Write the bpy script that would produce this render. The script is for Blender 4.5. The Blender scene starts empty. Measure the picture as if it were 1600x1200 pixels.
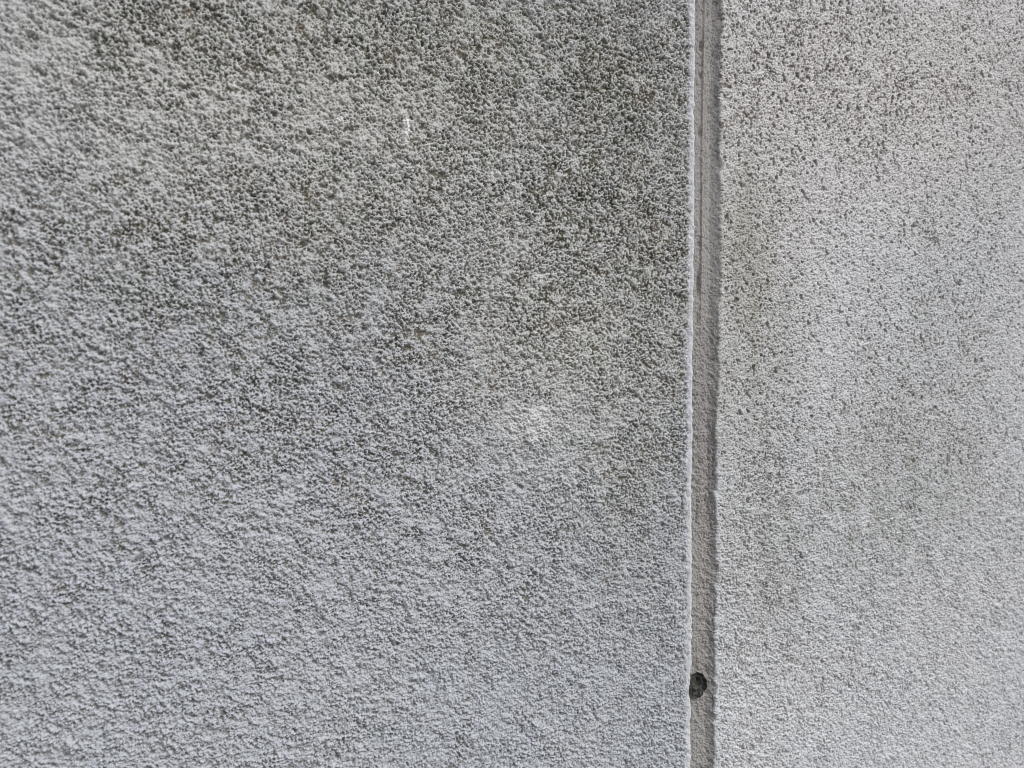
import bpy, math, time
import numpy as np
from mathutils import Vector, Matrix

# ------------------------------------------------------------------ camera, light, exposure
scene = bpy.context.scene
AIM_Z = 1.30                       # height on the wall the camera looks at
DIST = 0.320                       # metres from the lens to the wall along the view axis
YAW, PITCH, ROLL = math.radians(22.0), math.radians(-7.0), math.radians(-1.35)
view = Vector((math.sin(YAW) * math.cos(PITCH), math.cos(YAW) * math.cos(PITCH), math.sin(PITCH)))
cam_data = bpy.data.cameras.new("camera")
cam = bpy.data.objects.new("camera", cam_data)
scene.collection.objects.link(cam)
cam.location = Vector((0, 0, AIM_Z)) - view * DIST
q = view.to_track_quat('-Z', 'Y')
cam.rotation_euler = (q.to_matrix().to_4x4() @ Matrix.Rotation(ROLL, 4, 'Z')).to_euler()
cam_data.sensor_width = 36.0
cam_data.lens = 26.0
cam_data.clip_start = 0.01
cam_data.clip_end = 500.0
cam_data.dof.use_dof = True
cam_data.dof.focus_distance = 0.335
cam_data.dof.aperture_fstop = 12.0
scene.camera = cam

SUN_DIR = Vector((0.48, -0.74, 1.00)).normalized()      # from the wall towards the light
world = bpy.data.worlds.new("World")
scene.world = world
world.use_nodes = True
wn = world.node_tree
sky = wn.nodes.new('ShaderNodeTexSky')
sky.sky_type = 'NISHITA'
sky.sun_disc = False
sky.sun_elevation = math.asin(SUN_DIR.z)
sky.sun_rotation = math.atan2(SUN_DIR.x, SUN_DIR.y)
sky.dust_density = 2.0
hazy = wn.nodes.new('ShaderNodeHueSaturation')      # thin cloud: a paler sky than the clear one
hazy.inputs['Saturation'].default_value = 0.55
wn.links.new(sky.outputs[0], hazy.inputs['Color'])
wn.links.new(hazy.outputs[0], wn.nodes['Background'].inputs['Color'])
wn.nodes['Background'].inputs['Strength'].default_value = 0.12
sun_d = bpy.data.lights.new("sun", 'SUN')
sun_d.energy = 2.15
sun_d.angle = math.radians(27)
sun_d.color = (1.0, 0.965, 0.92)
sun = bpy.data.objects.new("sun", sun_d)
scene.collection.objects.link(sun)
sun.location = (1, -3, 4)
sun.rotation_euler = (-SUN_DIR).to_track_quat('-Z', 'Y').to_euler()

scene.view_settings.view_transform = 'Standard'
scene.view_settings.look = 'None'
scene.view_settings.exposure = 0.20
scene.view_settings.gamma = 1.0
scene.cycles.filter_width = 0.8

# ------------------------------------------------------------------ noise fields (millimetres)
STEP = 0.25
TW, TH = 2160, 1800                # periodic tile, 540 x 450 mm

_fy = np.fft.fftfreq(TH, STEP)[:, None].astype(np.float32)
_fx = np.fft.rfftfreq(TW, STEP)[None, :].astype(np.float32)

def field(seed, sx, sy=None, ang=0.0):
    """Periodic gaussian noise with blob radius sx, sy (mm), unit deviation."""
    sy = sx if sy is None else sy
    rng = np.random.default_rng(seed)
    w = rng.standard_normal((TH, TW), dtype=np.float32)
    c, s = math.cos(ang), math.sin(ang)
    fx = _fx * c + _fy * s
    fy = -_fx * s + _fy * c
    k = np.exp(-2 * math.pi ** 2 * ((fx * sx) ** 2 + (fy * sy) ** 2))
    out = np.fft.irfft2(np.fft.rfft2(w) * k, s=(TH, TW)).astype(np.float32)
    out -= out.mean()
    return out / out.std()

def blur(a, s):
    k = np.exp(-2 * math.pi ** 2 * ((_fx * s) ** 2 + (_fy * s) ** 2))
    return np.fft.irfft2(np.fft.rfft2(a) * k, s=(TH, TW)).astype(np.float32)

def sstep(a, lo, hi):
    t = np.clip((a - lo) / (hi - lo), 0, 1)
    return t * t * (3 - 2 * t)


def grains(seed, cell, rmin, rmax, hvar, stretch=1.0, ang=0.0, keep=1.0):
    """Sand grains: the upper envelope of rounded domes on jittered points (periodic), mm."""
    rng = np.random.default_rng(seed)
    nx = int(round(TW * STEP / cell)); ny = int(round(TH * STEP / cell))
    cx = TW * STEP / nx; cy = TH * STEP / ny
    px = (np.arange(nx)[None, :] + rng.random((ny, nx))) * cx
    py = (np.arange(ny)[:, None] + rng.random((ny, nx))) * cy
    rad = rmin + (rmax - rmin) * rng.random((ny, nx)) ** 1.6
    top = hvar * rng.standard_normal((ny, nx))
    rot = rng.random((ny, nx)) * math.pi
    el = 1 + 0.55 * rng.random((ny, nx))
    dead = rng.random((ny, nx)) > keep
    X = (np.arange(TW) * STEP)[None, :].astype(np.float32); Y = (np.arange(TH) * STEP)[:, None].astype(np.float32)
    X = X + 0.16 * field(seed + 500, 0.6); Y = Y + 0.16 * field(seed + 501, 0.6)
    X = np.mod(X, TW * STEP); Y = np.mod(Y, TH * STEP)
    ix = np.minimum((X / cx).astype(np.int32), nx - 1); iy = np.minimum((Y / cy).astype(np.int32), ny - 1)
    out = np.full((TH, TW), -0.8, np.float32)
    for dy in (-1, 0, 1):
        for dx in (-1, 0, 1):
            jx = (ix + dx) % nx; jy = (iy + dy) % ny
            ddx = X - px[jy, jx].astype(np.float32); ddy = Y - py[jy, jx].astype(np.float32)
            ddx -= np.round(ddx / (TW * STEP)) * TW * STEP; ddy -= np.round(ddy / (TH * STEP)) * TH * STEP
            r = rad[jy, jx].astype(np.float32); c = np.cos(rot[jy, jx]).astype(np.float32); s_ = np.sin(rot[jy, jx]).astype(np.float32)
            e = el[jy, jx].astype(np.float32)
            a = (ddx * c + ddy * s_) / e; b = (-ddx * s_ + ddy * c) * e ** 0.5
            q_ = (a * a + b * b) / (r * r)
            hgt = top[jy, jx].astype(np.float32) + r * (np.sqrt(np.clip(1 - q_, 0, 1)) - 0.75 * np.clip(q_ - 1, 0, 3))
            hgt = np.where(dead[jy, jx], -0.8, hgt)
            out = np.maximum(out, hgt)
    return np.clip(out, -0.8, 2.5)

n_big = field(1, 9.0)
n_clump = field(2, 2.4, 1.7, math.radians(-35))
n_clump2 = field(3, 1.2, 0.95, math.radians(-35))
f1 = field(6, 0.26)
f0 = field(62, 0.16)
f2 = field(61, 0.5)
lumps = np.clip(field(8, 1.3, 1.0, math.radians(27)) - 1.3, 0, None)
hollow = np.clip(field(18, 1.5, 0.9, math.radians(-30)) - 1.2, 0, None)
rough = sstep(field(9, 6.0), -1.3, 1.3)
gr_a = grains(20, 1.00, 0.34, 0.92, 0.24, keep=0.88)
gr_b = grains(21, 0.64, 0.22, 0.50, 0.16, keep=0.93)
gr_c = grains(22, 0.90, 0.36, 0.66, 0.10)

m1 = field(64, 0.75, 0.62, math.radians(-30))
m2 = field(65, 0.42)
patch = sstep(field(66, 2.2), -0.9, 1.1)         # grainy clusters between smeared, flatter spots
lump2 = np.clip(field(67, 0.85, 0.70, math.radians(-25)) - 0.9, 0, 1.6)
H_LEFT = (0.09 * n_big + 0.11 * n_clump + 0.11 * n_clump2 + 0.14 * m1 + (0.06 + 0.09 * patch) * m2
          + 0.34 * gr_a * (0.35 + 0.8 * rough) + 0.50 * gr_b * (0.30 + 0.85 * patch)
          + 0.34 * lumps + 0.26 * lump2 - 0.34 * hollow + (0.08 + 0.17 * patch) * f1 + 0.15 * f0)
pit_n = field(10, 0.62, 0.72)
pits = sstep(pit_n, 1.25, 2.1)
pit_s = sstep(field(11, 0.40), 0.9, 2.0)
H_RIGHT = (0.08 * n_big + 0.08 * n_clump + 0.08 * n_clump2 + 0.28 * gr_c + 0.28 * gr_b + 0.10 * f2
           + 0.12 * lumps - 0.85 * pits - 0.40 * pit_s + 0.17 * f1 + 0.11 * f0)
H_JOINT = (0.07 * field(63, 0.5, 9.0) + 0.10 * field(12, 1.6, 0.9, math.radians(-50)) + 0.12 * np.abs(field(13, 0.8, 0.45, math.radians(-55)))
           + 0.26 * gr_b + 0.08 * f1 + 0.30 * np.clip(field(14, 0.9) - 1.6, 0, None))
GROW_L0 = H_LEFT.copy()
H_LEFT = H_LEFT * 1.15; H_RIGHT = H_RIGHT * 0.92
H_LEFT -= H_LEFT.mean(); H_RIGHT -= H_RIGHT.mean(); H_JOINT -= H_JOINT.mean()

# where growth can hold: crevices of the grain broken up by patches of its own
blotch = field(17, 3.0)
streak = field(19, 2.5, 22.0)
colon = field(15, 0.32) * 0.55 + field(16, 1.4) * 0.40
GROW_L = -(0.75 * (GROW_L0 - blur(GROW_L0, 0.9)) / 0.20 + 0.5 * (GROW_L0 - blur(GROW_L0, 3.0)) / 0.34) + 0.85 * colon
GROW_R = -(H_RIGHT - blur(H_RIGHT, 1.8)) / 0.34 + 0.6 * colon
GROW_J = -(H_JOINT - blur(H_JOINT, 1.6)) / 0.15 + 0.8 * colon

GRAIN = 0.215                      # mm of wall per tile sample: sets how fine the grain is
def sample(tile, u, v):
    """Bilinear lookup of a periodic tile at wall coordinates in mm."""
    x = np.mod(u / GRAIN, TW); y = np.mod(v / GRAIN, TH)
    x0 = np.floor(x).astype(np.int32); y0 = np.floor(y).astype(np.int32)
    fx = (x - x0).astype(np.float32); fy = (y - y0).astype(np.float32)
    x0 %= TW; y0 %= TH
    x1 = (x0 + 1) % TW; y1 = (y0 + 1) % TH
    return ((tile[y0, x0] * (1 - fx) + tile[y0, x1] * fx) * (1 - fy)
            + (tile[y1, x0] * (1 - fx) + tile[y1, x1] * fx) * fy)

# ------------------------------------------------------------------ axes of the wall grid
U0, U1 = -215.0, 345.0             # dense part seen close up, mm from the aim point
V0, V1 = -285.0, 205.0
U_J = 94.0                        # left lip of the joint

def graded(a, b, end, step, grow=1.06):
    """Coordinates from a to b at one step, then widening beyond b as far as end."""
    xs = list(np.arange(a, b, step)); s = step; x = xs[-1]
    while x < end:
        s *= 1.006 if s < 1.25 else grow; x += s; xs.append(x)
    return xs

v_up = graded(0, V1, 1500, 0.25)
v_dn = graded(0, -V0, 1299, 0.25)
VS = np.array([-x for x in v_dn[:0:-1]] + v_up)
u_l = [-x for x in graded(-(U_J - 2.0), -U0, 1500, 0.24)][::-1]
u_r = graded(0, U1 - U_J, 1500, 0.27)

def line_noise(seed, sig, v):
    """Smooth wobble along the height of the joint."""
    rng = np.random.default_rng(seed)
    n = 16384; w = rng.standard_normal(n)
    f = np.fft.rfftfreq(n, 0.25)
    o = np.fft.irfft(np.fft.rfft(w) * np.exp(-2 * math.pi ** 2 * (f * sig) ** 2), n)
    o /= o.std()
    return np.interp(v, (np.arange(n) - n / 2) * 0.25, o)

lip_w = 0.20 * line_noise(31, 14, VS) + 0.11 * line_noise(32, 1.6, VS)
edge_w = 0.30 * line_noise(33, 9, VS) + 0.40 * line_noise(34, 1.7, VS) + 0.16 * line_noise(35, 0.7, VS)

# ------------------------------------------------------------------ marks measured on the wall (mm)
HOLE = (98.9, -163.3, 6.6, 7.4)   # centre u, v, half width, half height
CHIP = []                          # chips along the right arris: v, half height, depth

def blob(u, v, cu, cv, ru, rv, ang=0.0):
    c, s = math.cos(math.radians(ang)), math.sin(math.radians(ang))
    a = ((u - cu) * c + (v - cv) * s) / ru
    b = (-(u - cu) * s + (v - cv) * c) / rv
    return np.exp(-(a * a + b * b))

# strength, centre u, centre v, half width, half height, turn in degrees
STAINS = [
    (0.6, -49.7, 139.8, 123.4, 25.9, 0),
    (0.36, 54.8, 123.9, 58.6, 65.1, 0),
    (0.55, -3.2, 99.2, 77.7, 36.1, -15),
    (0.15, 74.8, -73.5, 18.3, 82.9, 0),
    (0.5, -152.9, 70.3, 35.1, 25.9, 10),
    (0.35, -128.5, 129.5, 45.0, 19.2, 0),
    (0.35, -126.1, 18.0, 65.1, 37.5, 10),
    (0.6, -67.7, 72.0, 54.3, 26.7, 15),
    (0.5, -113.7, 73.4, 43.6, 16.0, 10),
    (0.7, 51.2, 74.2, 45.9, 53.2, 0),
    (0.5, -28.3, 18.0, 55.8, 37.2, 0),
    (0.6, 22.0, 32.4, 53.0, 30.7, 0),
    (0.6, 67.8, 25.2, 27.7, 59.1, 0),
    (0.2, 46.9, -51.1, 47.9, 57.9, 0),
    (0.35, -56.3, -9.3, 68.7, 34.1, 0),
    (0.3, -73.7, -47.0, 64.5, 34.4, 0),
    (0.4, 71.2, -20.1, 24.8, 45.9, 0),
    (0.45, 126.4, 29.4, 23.4, 46.9, 0),
    (0.5, 131.6, -31.7, 24.3, 42.6, 0),
    (0.5, 250.4, 11.7, 70.1, 64.2, 0),
    (0.35, 239.0, -45.2, 75.2, 36.6, 0),
    (0.35, 141.2, -93.3, 33.9, 58.7, 0),
    (0.65, 228.1, 143.3, 130.9, 64.1, 0),
    (0.4, 135.7, 138.8, 42.3, 46.9, 0),
    (0.2, 210.4, -152.4, 100.0, 61.2, 0),
    (0.3, 154.7, 158.2, 80.0, 23.5, 0),
]
CLEANS = [
    (0.8, 10.2, -17.8, 24.7, 31.4, 0),
    (0.3, -51.8, 91.9, 12.7, 7.3, 0),
    (0.3, 25.5, 54.6, 28.0, 11.0, 20),
    (0.3, -17.9, -9.8, 20.2, 13.8, 0),
    (0.35, 64.3, 4.6, 20.7, 17.9, 0),
    (0.25, -169.1, 121.4, 27.3, 36.4, 0),
    (0.3, 192.3, 47.5, 31.0, 46.2, 0),
    (0.35, -16.3, 41.5, 17.0, 10.6, 15),
    (0.25, 47.2, -15.0, 23.5, 11.9, 0),
]
DABS = [
    (0.6, -68.2, 106.1, 1.3, 1.2, 40),
    (0.8, -42.6, 104.1, 1.6, 5.4, -8),
    (0.5, -53.4, 123.7, 1.3, 1.2, 30),
    (0.2, 8.0, -18.7, 13.5, 9.7, 0),
    (0.3, -5.5, 88.8, 2.3, 2.0, 0),
    (0.3, 13.7, 45.6, 4.3, 2.2, 0),
    (0.3, 42.0, 56.8, 5.2, 2.5, 20),
    (0.25, -106.5, 116.8, 3.5, 1.8, -20),
]
WARM_LIGHT_WEAR = [  # warmer light of the upper wall put into colour, plus pale worn centre
    (0.5, -155.2, 112.5, 88.7, 58.2, 0),
    (0.6, -49.8, 137.5, 128.9, 61.4, 0),
    (0.45, 47.8, 54.5, 99.2, 93.4, 0),
    (0.6, 21.5, 4.2, 63.1, 59.8, 0),
    (0.9, 241.0, 160.5, 158.4, 83.4, 0),
    (0.4, -76.4, 90.8, 72.1, 47.3, 0),
]
GRIMES = [
    (0.5, 125.8, 60.4, 28.9, 61.2, 0),
    (0.4, 130.9, 3.9, 29.8, 80.1, 0),
    (0.2, 252.9, 11.6, 35.1, 93.2, 0),
    (0.15, 201.0, -48.6, 27.9, 71.0, 0),
    (0.2, 141.6, -110.7, 38.5, 55.9, 0),
    (0.3, 241.6, -89.8, 82.0, 45.4, 0),
    (0.15, 301.4, 89.7, 21.4, 106.7, 0),
    (0.4, -37.1, 138.8, 113.7, 31.2, 0),
    (0.25, 51.5, 115.6, 48.6, 70.6, 0),
    (0.3, -62.6, 74.5, 65.1, 29.3, 15),
    (0.3, 67.8, 7.4, 27.8, 74.8, 0),
    (0.3, 0.7, 27.6, 71.6, 35.6, 0),
    (0.15, 57.1, -74.1, 38.9, 59.4, 0),
    (0.2, -134.4, 50.6, 41.6, 33.8, 0),
]

def stain_amount(u, v):
    s = np.zeros(np.broadcast(u, v).shape, np.float32)
    for k, *b in STAINS:
        s = s + k * blob(u, v, *b)
    for k, *b in CLEANS:
        s = s - k * blob(u, v, *b)
    return s

# ------------------------------------------------------------------ mesh helpers
def grid_mesh(name, P, attrs, mat, parent, drop=None):
    """P: rows x cols x 3 in metres. One mesh object with smooth shading and float attributes."""
    R, C = P.shape[:2]
    me = bpy.data.meshes.new(name)
    nv = R * C
    i = np.arange(nv, dtype=np.int32).reshape(R, C)
    quads = np.stack([i[:-1, :-1], i[:-1, 1:], i[1:, 1:], i[1:, :-1]], -1).reshape(-1, 4)
    if drop is not None:
        d = drop
        bad = (d[:-1, :-1] & d[:-1, 1:] & d[1:, 1:] & d[1:, :-1]).reshape(-1)
        quads = quads[~bad]
    me.vertices.add(nv)
    me.vertices.foreach_set('co', P.astype(np.float32).ravel())
    nf = len(quads)
    me.loops.add(nf * 4)
    me.loops.foreach_set('vertex_index', quads.astype(np.int32).ravel())
    me.polygons.add(nf)
    me.polygons.foreach_set('loop_start', np.arange(0, nf * 4, 4, dtype=np.int32))
    me.update(calc_edges=True)
    me.polygons.foreach_set('use_smooth', np.ones(nf, dtype=bool))
    for k, a in attrs.items():
        at = me.attributes.new(k, 'FLOAT', 'POINT')
        at.data.foreach_set('value', a.astype(np.float32).ravel())
    me.materials.append(mat)
    ob = bpy.data.objects.new(name, me)
    scene.collection.objects.link(ob)
    if parent is not None:
        ob.parent = parent
    return ob

def to_world(u, v, d):
    """u right, v up, d out of the wall (towards the viewer), all mm."""
    return np.stack([u * 1e-3, -d * 1e-3, AIM_Z + v * 1e-3], -1)

# ------------------------------------------------------------------ materials
def plaster_material(name, base, warm, bump_scale, stain_col, rough=0.92, warm_light_wear=(0.49, 0.48, 0.445, 1)):
    m = bpy.data.materials.new(name)
    m.use_nodes = True
    nt = m.node_tree; N = nt.nodes; L = nt.links
    bs = N['Principled BSDF']
    bs.inputs['Roughness'].default_value = rough
    bs.inputs['Specular IOR Level'].default_value = 0.25
    tc = N.new('ShaderNodeTexCoord')
    def noise(scale, detail=3.0, rough_=0.55):
        t = N.new('ShaderNodeTexNoise'); t.inputs['Scale'].default_value = scale
        t.inputs['Detail'].default_value = detail; t.inputs['Roughness'].default_value = rough_
        L.new(tc.outputs['Object'], t.inputs['Vector']); return t
    def mix(fac, a, b):
        x = N.new('ShaderNodeMix'); x.data_type = 'RGBA'
        for s, val in ((x.inputs[0], fac), (x.inputs[6], a), (x.inputs[7], b)):
            if hasattr(val, 'links'): L.new(val, s)
            else: s.default_value = val
        return x.outputs[2]
    def ramp(src, lo, hi):
        r = N.new('ShaderNodeMapRange'); r.interpolation_type = 'SMOOTHSTEP'
        r.inputs[1].default_value = lo; r.inputs[2].default_value = hi
        L.new(src, r.inputs[0]); return r.outputs[0]
    def attr(k):
        a = N.new('ShaderNodeAttribute'); a.attribute_name = k; return a.outputs['Fac']
    # paint: slow drift between two greys and a fine mottle
    drift = noise(9.0, 4.0)
    col = mix(ramp(drift.outputs['Fac'], 0.35, 0.65), base, warm)
    mott = noise(1100.0, 4.0, 0.7)
    dk = tuple(c * 0.62 for c in base[:3]) + (1,)
    col = mix(ramp(mott.outputs['Fac'], 0.46, 0.68), col, dk)
    # painted warm light with pale wear, algae in colonies, dabs of fresh white
    col = mix(attr('grime'), col, (0.27, 0.28, 0.235, 1))
    col = mix(attr('warm_light_wear'), col, warm_light_wear)
    hue = noise(60.0, 2.0)
    sc = mix(ramp(hue.outputs['Fac'], 0.4, 0.62), stain_col, (0.115, 0.095, 0.070, 1))
    col = mix(attr('algae'), col, sc)
    col = mix(attr('dab'), col, (0.80, 0.80, 0.80, 1))
    L.new(col, bs.inputs['Base Color'])
    bn = noise(bump_scale, 4.0, 0.6)
    bp = N.new('ShaderNodeBump'); bp.inputs['Strength'].default_value = 0.8
    bp.inputs['Distance'].default_value = 0.00022
    L.new(bn.outputs['Fac'], bp.inputs['Height'])
    L.new(bp.outputs[0], bs.inputs['Normal'])
    return m

M_LEFT = plaster_material('rough_plaster', (0.425, 0.446, 0.49, 1), (0.435, 0.455, 0.485, 1), 2200.0, (0.075, 0.078, 0.054, 1))
M_RIGHT = plaster_material('fine_plaster', (0.555, 0.575, 0.605, 1), (0.57, 0.575, 0.595, 1), 2400.0, (0.095, 0.085, 0.070, 1), warm_light_wear=(0.60, 0.555, 0.535, 1))
M_JOINT = plaster_material('joint_filler', (0.275, 0.265, 0.26, 1), (0.325, 0.315, 0.305, 1), 2000.0, (0.12, 0.105, 0.085, 1))

def plain_material(name, c1, c2, scale, rough=0.9, dist=0.0006):
    m = bpy.data.materials.new(name); m.use_nodes = True
    nt = m.node_tree; N = nt.nodes; L = nt.links; bs = N['Principled BSDF']
    bs.inputs['Roughness'].default_value = rough
    tc = N.new('ShaderNodeTexCoord')
    t = N.new('ShaderNodeTexNoise'); t.inputs['Scale'].default_value = scale; t.inputs['Detail'].default_value = 5
    L.new(tc.outputs['Object'], t.inputs['Vector'])
    cr = N.new('ShaderNodeValToRGB')
    cr.color_ramp.elements[0].position = 0.38; cr.color_ramp.elements[0].color = c1
    cr.color_ramp.elements[1].position = 0.66; cr.color_ramp.elements[1].color = c2
    L.new(t.outputs['Fac'], cr.inputs[0]); L.new(cr.outputs[0], bs.inputs['Base Color'])
    b = N.new('ShaderNodeBump'); b.inputs['Distance'].default_value = dist; b.inputs['Strength'].default_value = 0.8
    L.new(t.outputs['Fac'], b.inputs['Height']); L.new(b.outputs[0], bs.inputs['Normal'])
    return m

M_DARK = plain_material('dark_mastic', (0.024, 0.026, 0.020, 1), (0.070, 0.074, 0.062, 1), 900.0, 0.85)
M_GROUND = plain_material('paving', (0.24, 0.22, 0.19, 1), (0.36, 0.33, 0.29, 1), 25.0, 0.9, 0.004)

# ------------------------------------------------------------------ the wall and its parts
def empty(name, loc):
    o = bpy.data.objects.new(name, None); scene.collection.objects.link(o); o.location = loc; return o

wall = empty('stucco_facade', (0, 0, 0))
wall['label'] = 'weathered pale grey textured plaster wall split by one narrow vertical joint'
wall['category'] = 'wall'

def surface_attrs(grow, u, v, shift, extra_warm_light=0.0, soft=0.75):
    st = 0.68 * (1 - np.exp(-np.clip(stain_amount(u, v), 0, 9) * 0.95)) - 0.25 * np.clip(-stain_amount(u, v), 0, 1) + 0.05 * sample(n_big, u + 60, v * 0.8) + 0.07 * sample(blotch, v, u) + shift
    st = np.clip(st, 0, 1.1)
    alg = np.clip((grow - (1.40 - 2.0 * st)) / soft, 0, 1) * np.clip(0.45 + 0.6 * st, 0, 1)
    far = sstep(np.maximum(np.abs(u - 65) - 280, np.abs(v + 40) - 245), 90, 170)   # widely spaced vertices: even tone
    alg = alg * (1 - far) + 0.10 * far
    tint = np.zeros_like(u)
    for k, *b in WARM_LIGHT_WEAR:
        tint = tint + k * blob(u, v, *b)
    tint = np.clip(tint * 0.55 + extra_warm_light, 0, 0.85)
    db = np.zeros_like(u)
    for k, *b in DABS:
        db = np.maximum(db, k * sstep(blob(u, v, *b), 0.15, 0.7))
    gm = np.zeros_like(u)
    for k, *b in GRIMES:
        gm = gm + 0.8 * k * blob(u, v, *b)
    gm = np.clip(gm * (0.85 + 0.22 * sample(streak, u, v) + 0.15 * sample(blotch, u, v)), 0, 0.8)
    return alg, tint, db, gm

U, V = np.meshgrid(np.array(u_l), VS)
# lip of the left panel: profile columns turn over the arris and run into the joint
R_LIP, DEPTH = 1.0, 3.0
prof = [(U_J - R_LIP + R_LIP * math.sin(a), R_LIP * (math.cos(a) - 1), math.sin(a), math.cos(a))
        for a in np.linspace(0, math.pi / 2, 7)]
prof += [(U_J, -R_LIP - t, 1.0, 0.0) for t in np.linspace(0.3, DEPTH + 2.0, 18)]
start = np.arange(u_l[-1] + 0.24, U_J - R_LIP - 0.05, 0.24)
cols_u = np.concatenate([u_l, start, [p[0] for p in prof]])
cols_d = np.concatenate([np.zeros(len(u_l) + len(start)), [p[1] for p in prof]])
cols_nx = np.concatenate([np.zeros(len(u_l) + len(start)), [p[2] for p in prof]])
cols_nd = np.concatenate([np.ones(len(u_l) + len(start)), [p[3] for p in prof]])
s_arc = np.concatenate([cols_u[:len(u_l) + len(start)], U_J - R_LIP + 0.2 * np.arange(1, len(prof) + 1)])
# coarse far edge returns into the wall so that it has thickness
cols_u = np.concatenate([[cols_u[0]], cols_u]); s_arc = np.concatenate([[s_arc[0]], s_arc])
cols_d = np.concatenate([[-150.0], cols_d]); cols_nx = np.concatenate([[0.0], cols_nx]); cols_nd = np.concatenate([[0.0], cols_nd])

S, V = np.meshgrid(s_arc, VS)
Ub = np.broadcast_to(cols_u, S.shape); Db = np.broadcast_to(cols_d, S.shape)
NX = np.broadcast_to(cols_nx, S.shape); ND = np.broadcast_to(cols_nd, S.shape)
h = sample(H_LEFT, S, V)
near = sstep(S, U_J - 4.6, U_J - 2.4)
bead = np.exp(-((S - (U_J - 1.6)) / 1.3) ** 2)
h = h * (1 - 0.78 * near) + 0.3 * bead + 0.10 * sample(n_clump2, S * 1.0, V) * near
for k, *b in DABS:
    cu, cv, ru, rv, ang = b
    h = h + (0.9 * k * sstep(blob(S, V, *b), 0.25, 0.9) if ru < 2.2 else 0)
h = h + 0.9 * blob(S, V, 7.0, -24.2, 1.9, 2.6) + 0.5 * blob(S, V, 7.4, -23.5, 9, 10)
wob = lip_w[:, None] * np.exp(-((S - U_J) / 6.0) ** 2) * (Ub > U_J - 30)
P = to_world(Ub + wob + NX * h, V, Db + ND * h)
alg, tint, db, gm = surface_attrs(sample(GROW_L, S, V), S, V, 0.27)
alg = np.maximum(alg, 0.95 * blob(S, V, 5.2, -25.6, 1.5, 2.3))
clean = 1 - 0.93 * sstep(S + 0.8 * sample(n_clump2, S, V), U_J - 5.0, U_J - 3.2)
alg = alg * clean
db = np.maximum(db, 0.28 * sstep(S + 0.45 * sample(n_clump2, S, V), U_J - 3.6, U_J - 2.6))
tint = tint * clean
hu, hv, hw, hh = HOLE
in_hole = (((Ub - hu) / hw) ** 2 + ((V - hv) / hh) ** 2) < 1.0 + 0.05 * sample(n_clump2, S, V)
left = grid_mesh('plaster_panel', P, {'algae': alg, 'warm_light_wear': tint, 'dab': db, 'grime': gm * clean}, M_LEFT, wall, in_hole & (Ub > U_J - 10))
left['label'] = 'rough plaster left of the joint, grey with dark green algae in its crevices'

# right panel: starts at the broken right arris of the joint
U_R = 109.2
ur = np.array(u_r) + U_R
s_arc = np.concatenate([[U_R - 0.9, U_R - 0.6, U_R - 0.3], ur, [ur[-1]]])
cols_u = s_arc.copy(); cols_u[:3] = [U_R - 0.75, U_R - 0.55, U_R - 0.3]
cols_d = np.concatenate([[-0.9, -0.45, -0.12], np.zeros(len(ur)), [-150.0]])
cols_nd = np.ones(len(s_arc)); cols_nd[0] = 0.6; cols_nd[-1] = 0
S, V = np.meshgrid(s_arc, VS)
Ub = np.broadcast_to(cols_u, S.shape); Db = np.broadcast_to(cols_d, S.shape); ND = np.broadcast_to(cols_nd, S.shape)
low = sstep(-V, -40, 150)                       # the pits fade towards the lower, rougher half
h = sample(H_RIGHT, S, V) * (1 - 0.45 * low) + 0.55 * sample(H_LEFT, S, V) * low
fade = np.exp(-((S - U_R) / 3.5) ** 2)
h = h * (1 - 0.45 * np.exp(-((S - U_R) / 1.5) ** 2)) + 0.25 * np.exp(-((S - U_R - 0.8) / 1.0) ** 2)
wob = edge_w[:, None] * fade * (S < U_R + 20) - 0.75 * np.clip(sample(H_LEFT, S * 0 + 300, V * 1.0), -0.8, 0.8) * np.exp(-((S - U_R) / 1.1) ** 2)
P = to_world(Ub + wob, V, Db + ND * h)
gr = sample(GROW_R, S, V) * (1 - low) + sample(GROW_L, S, V) * low + 3.2 * sample(pits, S, V) * (1 - 0.55 * low) + 0.8 * sample(pit_s, S, V) * (1 - low)
alg, tint, db, gm = surface_attrs(gr, S, V, 0.27)
db = db * 0
right = grid_mesh('plaster_panel', P, {'algae': alg * 0.85, 'warm_light_wear': tint, 'dab': db, 'grime': gm}, M_RIGHT, wall)
right['label'] = 'finer paler plaster right of the joint, dotted with small brown pits'

# joint filler: floor, hairline seam in its upper half, sloping right cheek
xs = np.concatenate([np.arange(U_J - 1.5, U_R - 4.5, 0.22), np.arange(U_R - 4.5, U_R + 0.9, 0.16)])
t = np.clip((xs - (U_R - 4.6)) / 4.1, 0, 1)
base_d = -DEPTH + (DEPTH - 0.6) * (t ** 1.3)
base_d[xs > U_R - 0.5] = -0.6 - 2.2 * (xs[xs > U_R - 0.5] - (U_R - 0.5))
S, V = np.meshgrid(xs, VS)
Db = np.broadcast_to(base_d, S.shape)
seam_u = 100.9 + 0.10 * line_noise(41, 12, VS)[:, None] - 0.004 * (120 - V) - 0.9
seam_k = sstep(V, -5, 45) * (0.75 + 0.25 * np.clip(line_noise(42, 5, VS), -1, 1))[:, None]
h = sample(H_JOINT, S, V) * (0.65 + 0.95 * sstep(-V, -70, 30))
h = h - 0.6 * seam_k * np.exp(-((S - seam_u) / 0.30) ** 2) + 0.30 * seam_k * np.exp(-((S - seam_u - 0.62) / 0.26) ** 2)
h = h - 0.55 * sstep(seam_u - S, 0.0, 0.4) * sstep(V, 0, 60)
gap = np.zeros_like(S)
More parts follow.
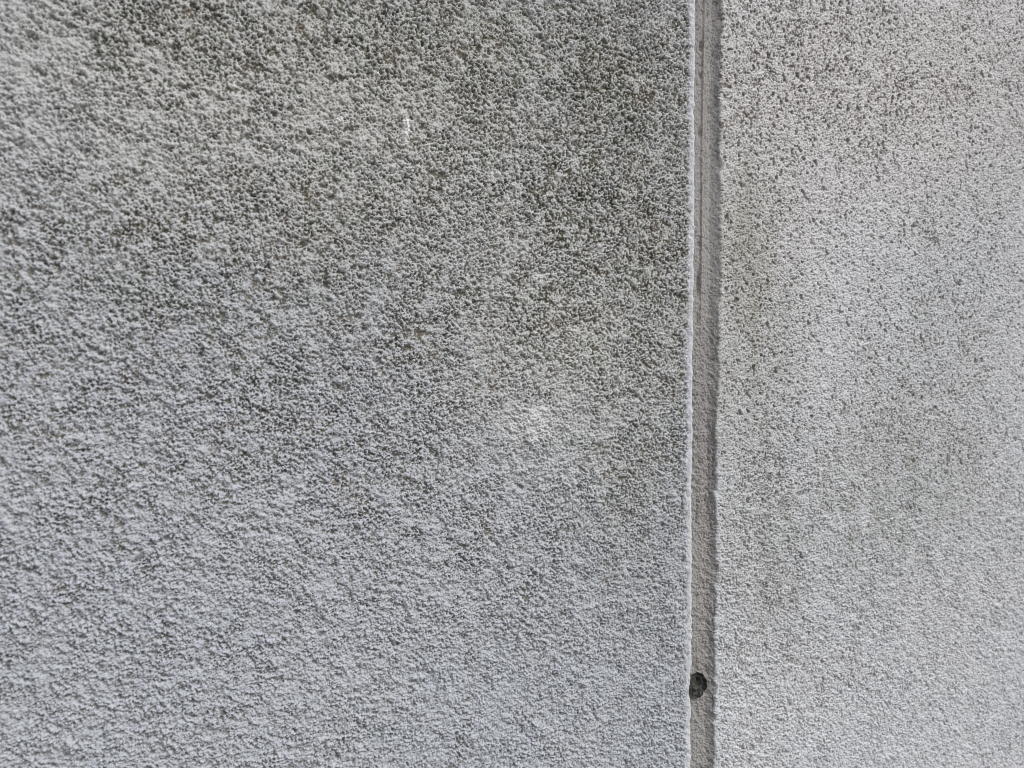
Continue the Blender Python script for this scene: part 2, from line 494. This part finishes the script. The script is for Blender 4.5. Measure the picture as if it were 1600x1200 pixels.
for cv, hhh, dd in ((150.0, 2.2, 0.9), (137, 1.6, 0.5), (41, 6.5, 1.0), (24, 3.2, 0.9), (60, 1.2, 0.6), (112, 3.0, 0.5)):
    gap = np.maximum(gap, dd * np.exp(-((V - cv) / hhh) ** 4) * np.exp(-((S - seam_u + 0.9) / 0.8) ** 2))
h = h - gap
wob = edge_w[:, None] * np.exp(-((S - U_R) / 2.2) ** 2)
P = to_world(S + wob, V, Db + h)
st = 0.35 + 0.2 * sample(n_big, S, V * 0.7) + 0.6 * gap + 0.45 * sstep(S, U_R - 4.5, U_R - 2.0)
alg = np.clip((sample(GROW_J, S, V) - (2.1 - 1.6 * st)) / 1.2, 0, 1) * 0.75
alg = np.maximum(alg, 0.45 * gap)
alg = np.maximum(alg, 0.6 * blob(S, V, 98.9, -150.5, 0.9, 6.5))
in_hole = (((S - hu) / hw) ** 2 + ((V - hv) / hh) ** 2) < 1.04 + 0.03 * sample(n_clump2, S, V) + 0.05 * sample(f2, S, V)
joint = grid_mesh('joint_filler', P, {'algae': alg, 'warm_light_wear': np.zeros_like(S), 'dab': np.zeros_like(S), 'grime': np.zeros_like(S)}, M_JOINT, wall, in_hole)
joint['label'] = 'brownish grey recessed strip with a hairline seam in its upper half'

# dark mastic filled hole at the foot of the joint
def hole_mesh():
    nr, na = 26, 72
    rng = np.random.default_rng(77)
    aa = np.linspace(0, 2 * math.pi, na, endpoint=False)
    rimw = 1 + 0.035 * np.sin(3 * aa + 0.6) + 0.03 * np.sin(5 * aa + 2.0) + 0.025 * rng.standard_normal(na)
    verts = []; faces = []
    for i in range(nr + 1):
        r = i / nr
        for j, a in enumerate(aa):
            rr = r * rimw[j] * 1.2
            u = hu + hw * rr * math.cos(a); v = hv + hh * rr * math.sin(a)
            rim = -3.7 + 3.1 * sstep(np.float64(U_J + 0.2 - u), -0.3, 0.3)
            d = -4.9 + (rim + 4.9) * float(sstep(np.float64(r), 0.78, 0.92))
            x, y = (u - hu) / hw, (v - hv) / hh
            # curled skin of the old mastic, open towards the upper right
            q_ = math.hypot(x - 0.22, y - 0.12); an = math.atan2(y - 0.12, x - 0.22)
            arc = 1.0 if -2.6 < an < 1.3 else 0.25
            d += 1.5 * arc * math.exp(-((q_ - 0.46) / 0.11) ** 2) + 0.8 * math.exp(-((x + 0.45) ** 2 + (y + 0.1) ** 2) / 0.12)
            d += 0.9 * float(sstep(np.float64(-x), 0.1, 0.8)) * (r < 0.85)
            d -= 1.8 * math.exp(-(((x - 0.42) / 0.13) ** 2 + ((y - 0.38) / 0.26) ** 2))
            verts.append((u, v, d))
    V_ = np.array(verts)
    V_[:, 2] += sample(H_LEFT, V_[:, 0] * 1.3, V_[:, 1] * 1.3) * 0.7 + 0.4 * sample(H_JOINT, V_[:, 0] * 2, V_[:, 1] * 2)
    W = to_world(V_[:, 0], V_[:, 1], V_[:, 2])
    for i in range(nr):
        for j in range(na):
            k = (j + 1) % na
            faces.append((i * na + j, i * na + k, (i + 1) * na + k, (i + 1) * na + j))
    me = bpy.data.meshes.new('weep_hole')
    me.from_pydata([tuple(p) for p in W], [], faces)
    me.validate()
    for p in me.polygons: p.use_smooth = True
    me.materials.append(M_DARK)
    o = bpy.data.objects.new('weep_hole', me); scene.collection.objects.link(o); o.parent = wall
    o['label'] = 'small dark hole filled with black gritty mastic'
    return o
hole_mesh()

# ------------------------------------------------------------------ ground in front of the wall
def box(name, x0, x1, y0, y1, z0, z1, mat):
    vs = [(x, y, z) for x in (x0, x1) for y in (y0, y1) for z in (z0, z1)]
    fs = [(0, 1, 3, 2), (4, 6, 7, 5), (0, 4, 5, 1), (2, 3, 7, 6), (0, 2, 6, 4), (1, 5, 7, 3)]
    me = bpy.data.meshes.new(name); me.from_pydata(vs, [], fs); me.materials.append(mat)
    o = bpy.data.objects.new(name, me); scene.collection.objects.link(o); return o
g = box('ground', -60, 60, -80, 60, -0.3, 0.0, M_GROUND)
g['kind'] = 'structure'
